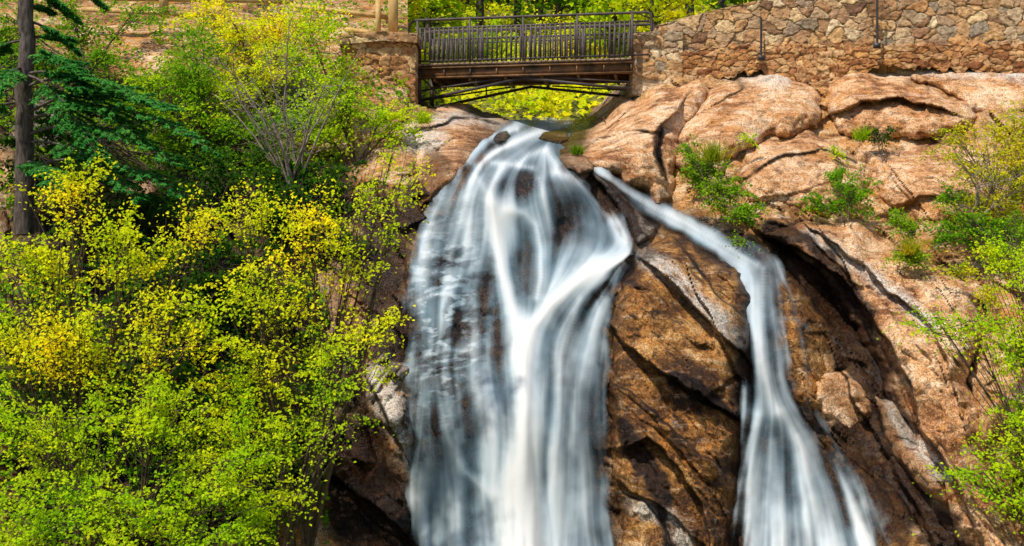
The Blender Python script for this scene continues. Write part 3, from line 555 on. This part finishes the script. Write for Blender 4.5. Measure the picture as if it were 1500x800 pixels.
sm=[((1045,300),[(1030,245,34,36),(1060,285,34,28),(1090,310,26,20),(1010,220,22,14)],'green','green bush in the hollow between the two pink boulders',1.2),
((1240,325),[(1250,285,34,34),(1200,295,24,14),(1225,255,18,16)],'green','dark green bush in the cleft of the right bank',1.4),
((1340,385),[(1330,330,28,18),(1335,375,34,13),(1385,352,15,15),(1310,320,16,12)],'green','low green plant spreading over the top of the pink rock ridge',1.7),
((1290,225),[(1290,195,26,12),(1268,190,12,8)],'deep','small dark plant in the crack under the right boulders',1.5),
((1100,215),[(1098,205,14,8)],'lime','tiny lime plant on the smooth pink boulder',1.7),
((1228,235),[(1222,215,10,12)],'lime','thin lime plant standing over the tan middle boulder',1.5),
((1085,360),[(1082,350,10,9)],'green','tiny plant at the edge of the side stream',.7),
((890,178),[(870,170,26,8)],'olive','low olive plant on the bank beneath the right bridge end',1.0),
((1495,420),[(1420,330,50,20),(1470,340,50,30),(1390,290,30,14)],'green','mid-green bush below the olive bush at the right edge',2.0),
((1440,360),[(1410,395,30,10),(1450,430,20,14)],'olive','olive plant on the ridge left of the bright green tree',2.0)]
for i,(b,lb,mt,lab,off) in enumerate(sm):
    d=lambda x,y:float(D0(x,y))-off
    shrub('rock_plant',lab,'plant',(b[0],b[1],d(*b)+.3),[(x,y,d(x,y),a,c) for x,y,a,c in lb],M[mt],30+i,k=.045,nl=40,ls=.08,sr=.2,br_=.022,flat=.4)
def tuft(px,py,off,n,h,mat,label,seed):
    g=np.random.default_rng(seed);b=at(px,py,float(D0(px,py))-off);mb=MB()
    B_=b+g.normal(0,h*.22,(n,3))*[1,.6,.2];dr=g.normal(0,.45,(n,3));dr[:,2]=1
    t=np.linspace(0,1,5)[None,:,None];P=B_[:,None]+dr[:,None]*t*h*g.uniform(.5,1,(n,1,1));P[:,:,2]-=(t[...,0]**2)*h*.35*np.abs(dr[:,:1])
    R=np.repeat(np.linspace(.012,.003,5)[None],n,0);mb.tubes(P,R,3)
    return mb.build('grass_tuft',mat,label=label,category='grass')
for i,a in enumerate([(845,226,1.2,110,.36,M['green'],'green grass tuft on the rock right of the waterfall lip'),(1045,235,1.8,160,.7,M['olive'],'dry grass tuft on top of the bush between the pink boulders'),
 (1335,372,2.0,140,.5,M['olive'],'dry grass tuft on the pink ridge among the low plants'),(1262,205,1.4,90,.5,M['lime'],'grass tuft in the crack below the brown shaded boulder'),
 (1290,92,.9,60,.4,M['lime'],'small grass tuft at the foot of the stone wall'),(290,140,1.2,300,1.,M['lime'],'long grass clump in front of the upper left slope'),
 (620,180,.8,120,.5,M['lime'],'grass tuft at the foot of the abutment')]): tuft(*a,seed=60+i)
def bare(px,py,Y0,label,seed,n=16,H=5.,lean=0.,tw=12):
    g=np.random.default_rng(seed);b=at(px,py,Y0);e=empty('bare_shrub',b,label=label,category='shrub');mb=MB()
    st=[]
    for i in range(n):
        a=g.normal(0,.42)+lean;L=H*g.uniform(.55,1.);c=b+np.array([math.sin(a)*L,g.normal(0,.35)-.4,math.cos(a)*L]);m=(b+c)/2+np.array([-math.sin(a)*.5,-.2,.5])+g.normal(0,.2,3)
        p=bez(b+g.normal(0,.15,3)*[1,1,0],m,c,14)+np.cumsum(g.normal(0,.02,(14,3)),0);mb.tube(p,np.linspace(.04,.009,14),5);st.append(p)
    mb.build('stems',M['twig'],e,True);mb=MB();S=[]
    for p in st:
        for j in range(tw):
            i=g.integers(3,13);d=g.normal(size=3);d[2]=abs(d[2])*.8;d/=np.linalg.norm(d);l=g.uniform(.4,1.1);t=np.linspace(0,1,5)[:,None];q=p[i]+d*l*t+np.array([0,0,.25])*l*t*t;S.append(q)
            ii=g.integers(1,4);d2=d+g.normal(0,.5,3);S.append(q[ii]+d2/np.linalg.norm(d2)*.4*l*t)
    mb.tubes(np.array(S),np.repeat(np.linspace(.012,.004,5)[None],len(S),0),3);mb.build('twigs',M['twig'],e,True)
bare(430,285,32.4,'leafless grey twiggy shrub standing among the upper left bushes',1,14,4.8,-.15,9)
bare(1440,330,31.3,'leafless grey twigs poking through the olive bush',3,4,2.2,.1,7)
def conifer(px,py,Y0,boughs,label,seed,rt=.25,top=-260):
    g=np.random.default_rng(seed);b=at(px,py,Y0);e=empty('conifer_tree',b,label=label,category='tree');mb=MB()
    t=at(px+6,top,Y0);mb.tube(np.linspace(b-[0,0,.6],t,24)+g.normal(0,.02,(24,3)),np.linspace(rt,rt*.6,24),12);mb.build('trunk',M['bark'],e,True)
    bm=MB();C=[];AX=[]
    for (y0,tx,ty,dy) in boughs:
        s=at(px,y0,Y0);c=at(tx,ty,Y0+dy);L=np.linalg.norm(c-s);m=(s+c)/2+np.array([0,0,.22*L]);p=bez(s,m,c,22);bm.tube(p,np.linspace(.045,.012,22),5)
        ax=(c-s)/L;sd=np.cross(ax,[0,0,1]);sd/=np.linalg.norm(sd)
        for i in range(7,22):
            for sg in(-1,1):
                l=(.28+.5*math.sin(min(1,(22-i)/14)*1.57))*min(1.1,L*.38)*g.uniform(.5,1.3);d=sd*sg*.8+ax*.65+np.array([0,0,g.normal(-.02,.10)]);d/=np.linalg.norm(d)
                q=p[i]+d*l*np.linspace(0,1,6)[:,None];q[:,2]-=.12*l*np.linspace(0,1,6)**2;bm.tube(q,np.linspace(.012,.005,6),3)
                n=int(90*l)+12;tt=g.random(n)[:,None];base=q[0]+(q[-1]-q[0])*tt
                dd=g.normal(size=(n,3));dd-=d*(dd@d)[:,None];dd/=np.linalg.norm(dd,axis=1)[:,None];dd[:,2]*=.35;ndl=dd*.8+d*.7
                C.append(base+ndl*.05);AX.append(ndl)
    bm.build('boughs',M['bark'],e,True)
    V,Q=leaf_quads(np.concatenate(C),.15,up=(0,-.5,.8),spread=.4,asp=.3,axis=np.concatenate(AX),g=g);mk('needles',V,Q,M['needle'],e,False);return e
conifer(35,310,30.5,[(-40,150,10,.5),(-20,110,30,.6),(30,110,75,.4),(-60,130,-20,.5),(90,110,105,-1.4),(110,150,150,-1.4),(110,140,225,-2.),(130,205,150,-2.),(150,205,205,-1.8),(170,240,160,-2.2),(150,-50,190,.5),(-60,-40,20,.5),
 (200,255,240,-2.2),(210,200,290,-1.8),(60,-30,95,.5),(180,300,215,-2.6),(60,105,60,.5),(10,75,20,.6),(240,80,275,-1.6),(100,-10,140,-1.5),(250,262,285,-2.)],'dark green conifer with a thick trunk at the left edge',1)
# ---------------------------------------------------------------- forest behind
def bgproto(kind,mat,seed,H=11,R=2.6,n=120,nl=26,ls=.34):
    g=np.random.default_rng(seed);e=empty('forest_tree',(0,0,0),category='tree');mb=MB()
    mb.tube(np.stack([np.cumsum(g.normal(0,.06,12)),np.cumsum(g.normal(0,.06,12)),np.linspace(-.8,H,12)],1),np.linspace(.26,.06,12),8)
    z=H*(.22+.78*g.random(n)**.9);w=R*np.sqrt(np.clip(np.sin((z/H-.12)*3.3),.05,1)) if kind else R*(1.08-z/H)
    a=g.random(n)*6.283;r=w*g.random(n)**.5;C=np.stack([r*np.cos(a),r*np.sin(a),z],1)
    S=np.stack([0*z,0*z,z*.85],1);t=np.linspace(0,1,4)[None,:,None];mb.tubes(S[:,None]*(1-t)+C[:,None]*t,np.repeat(np.linspace(.05,.015,4)[None],n,0),3)
    mb.build('trunk',M['bark'],e,True)
    L=(C[:,None]+g.normal(size=(n,nl,3))*[.5,.5,.24]).reshape(-1,3);V,Q=leaf_quads(L,ls,g=g);mk('crown',V,Q,mat,e,False);return e
protos=[bgproto(1,M['yel'],1),bgproto(1,M['lime'],2,H=9,R=2.8),bgproto(0,M['deep'],3,H=13,R=2.2,n=150),bgproto(1,M['green'],4,H=10)]
def hillz(x,y): return 4.9+(min(y,150)-42.5)*.36+min(abs(x-1),14)*.09
spots=[(0,560,50,.8),(1,630,56,1.),(2,700,62,1.),(0,760,66,1.),(3,820,58,1.),(2,860,70,1.1),(1,900,52,.9),(0,960,50,.8),(2,1010,60,1.1),(3,1060,56,1.),(1,690,76,1.1),(0,850,80,1.2),(3,610,72,1.1),
(2,520,60,1.1),(1,460,57,1.),(3,400,62,1.1),(0,330,58,1.),(2,250,62,1.2),(3,180,58,1.),(1,100,60,1.),(2,30,58,1.2),(2,940,72,1.2),(1,1000,80,1.2),(2,740,84,1.2),(0,500,72,1.1),(2,790,60,1.)]
kinds=['yellow-green tree','rounded lime-green tree','dark evergreen tree','slender mid-green tree']
used_=set()
def where(px):
    return ('above the upper left bushes' if px<420 else 'above the wooden fence' if px<600 else 'behind the left half of the bridge' if px<760 else 'behind the right half of the bridge' if px<925 else 'behind the wall end')
cnt={}
for (kd,px,Yy,sc) in spots:
    p=protos[kd]
    if kd in used_:
        r=p.copy();col.objects.link(r)
        for c in list(p.children):
            q=c.copy();col.objects.link(q);q.parent=r
    else: r=p;used_.add(kd)
    x=(px-750)/F*Yy;r.location=(x,Yy,hillz(x,Yy)-.2);r.rotation_euler=(0,0,px*.37);r.scale=(sc,)*3
    lab=kinds[kd]+' in the forest '+where(px);r['group']='forest trees behind the bridge'
    c=cnt.get(lab,0);cnt[lab]=c+1
    r['label']=lab+('' if c==0 else ', farther back' if c==1 else ', farthest back')
for i,(px,py,Yy,rx,rz,mt,lb) in enumerate([(655,150,47,45,24,'yel','yellow-green bush seen under the left end of the bridge'),(720,140,49,50,28,'yel','yellow bush seen under the middle of the bridge'),
 (790,150,47,45,22,'yel','yellow-green bush just upstream of the rapids under the bridge'),(850,140,48,45,28,'yel','yellow bush seen under the right end of the bridge'),(700,80,54,70,40,'lime','lime-green bush seen through the left half of the railing'),(830,70,55,80,45,'yel','yellow bush seen through the right half of the railing'),(905,120,52,40,40,'green','mid-green bush beside the right pier under the bridge')]):
    shrub('stream_bush',lb,'bush',(px,py+rz+4,Yy),[(px,py,Yy,rx,rz)],M[mt],80+i,k=.035,nl=44,ls=.14,sr=.5)
g=np.random.default_rng(9);n=42000;px=g.uniform(-80,600,n);py=g.uniform(-40,840,n)
keep=((fbm(px/60.,py/60.,2.2,3)>-.25)|(py<260))&(fbm(px/50.,py/40.,7.2,3)>-.3)&~((px>480)&(py>330))&(px<600-np.clip(py-200,0,400)*.2)&~((px>500)&(py>175));px,py=px[keep],py[keep];d=D0(px,py)-g.uniform(-.1,.6,len(px))
X,Y,Z=to_world(px,py,d);V,Q=leaf_quads(np.stack([X,Y,Z],1),.15,g=g);mk('ground_cover',V,Q,M['green'],None,False,kind='stuff',label='low green ground cover on the left bank under the shrubs',category='ground cover')
g=np.random.default_rng(10);n=22000;yy=g.uniform(44,100,n);px=g.uniform(380,1120,n);xx=(px-750)/F*yy
zz=np.array([hillz(a,b) for a,b in zip(xx,yy)])+g.uniform(0,.9,n);V,Q=leaf_quads(np.stack([xx,yy,zz],1),.3,g=g);mk('undergrowth',V,Q,M['yel'],None,False,kind='stuff',label='yellow-green undergrowth on the hillside behind the bridge',category='undergrowth')
# ---------------------------------------------------------------- light, world, camera
s=Vector((-.36,-.38,.85)).normalized()
sl=bpy.data.lights.new('sun','SUN');sl.energy=4.4;sl.angle=math.radians(2);sl.color=(1,.93,.8);so=bpy.data.objects.new('sun',sl);so.rotation_euler=s.to_track_quat('Z','Y').to_euler();col.objects.link(so)
wd=bpy.data.worlds.new('World');bpy.context.scene.world=wd;wd.use_nodes=True;nt=wd.node_tree;bg=nt.nodes['Background']
sk=nt.nodes.new('ShaderNodeTexSky');sk.sky_type='NISHITA';sk.sun_disc=False;sk.sun_elevation=math.asin(s.z);sk.sun_rotation=math.atan2(s.x,s.y)
nt.links.new(sk.outputs[0],bg.inputs[0]);bg.inputs[1].default_value=.13
cam=bpy.data.cameras.new('camera');cam.sensor_width=36;cam.lens=F/1500*36;cam.clip_end=2000;co=bpy.data.objects.new('camera',cam);co.rotation_euler=(math.radians(90),0,0);col.objects.link(co)
sc=bpy.context.scene;sc.camera=co;sc.view_settings.view_transform='Standard';sc.view_settings.look='None';sc.view_settings.exposure=0
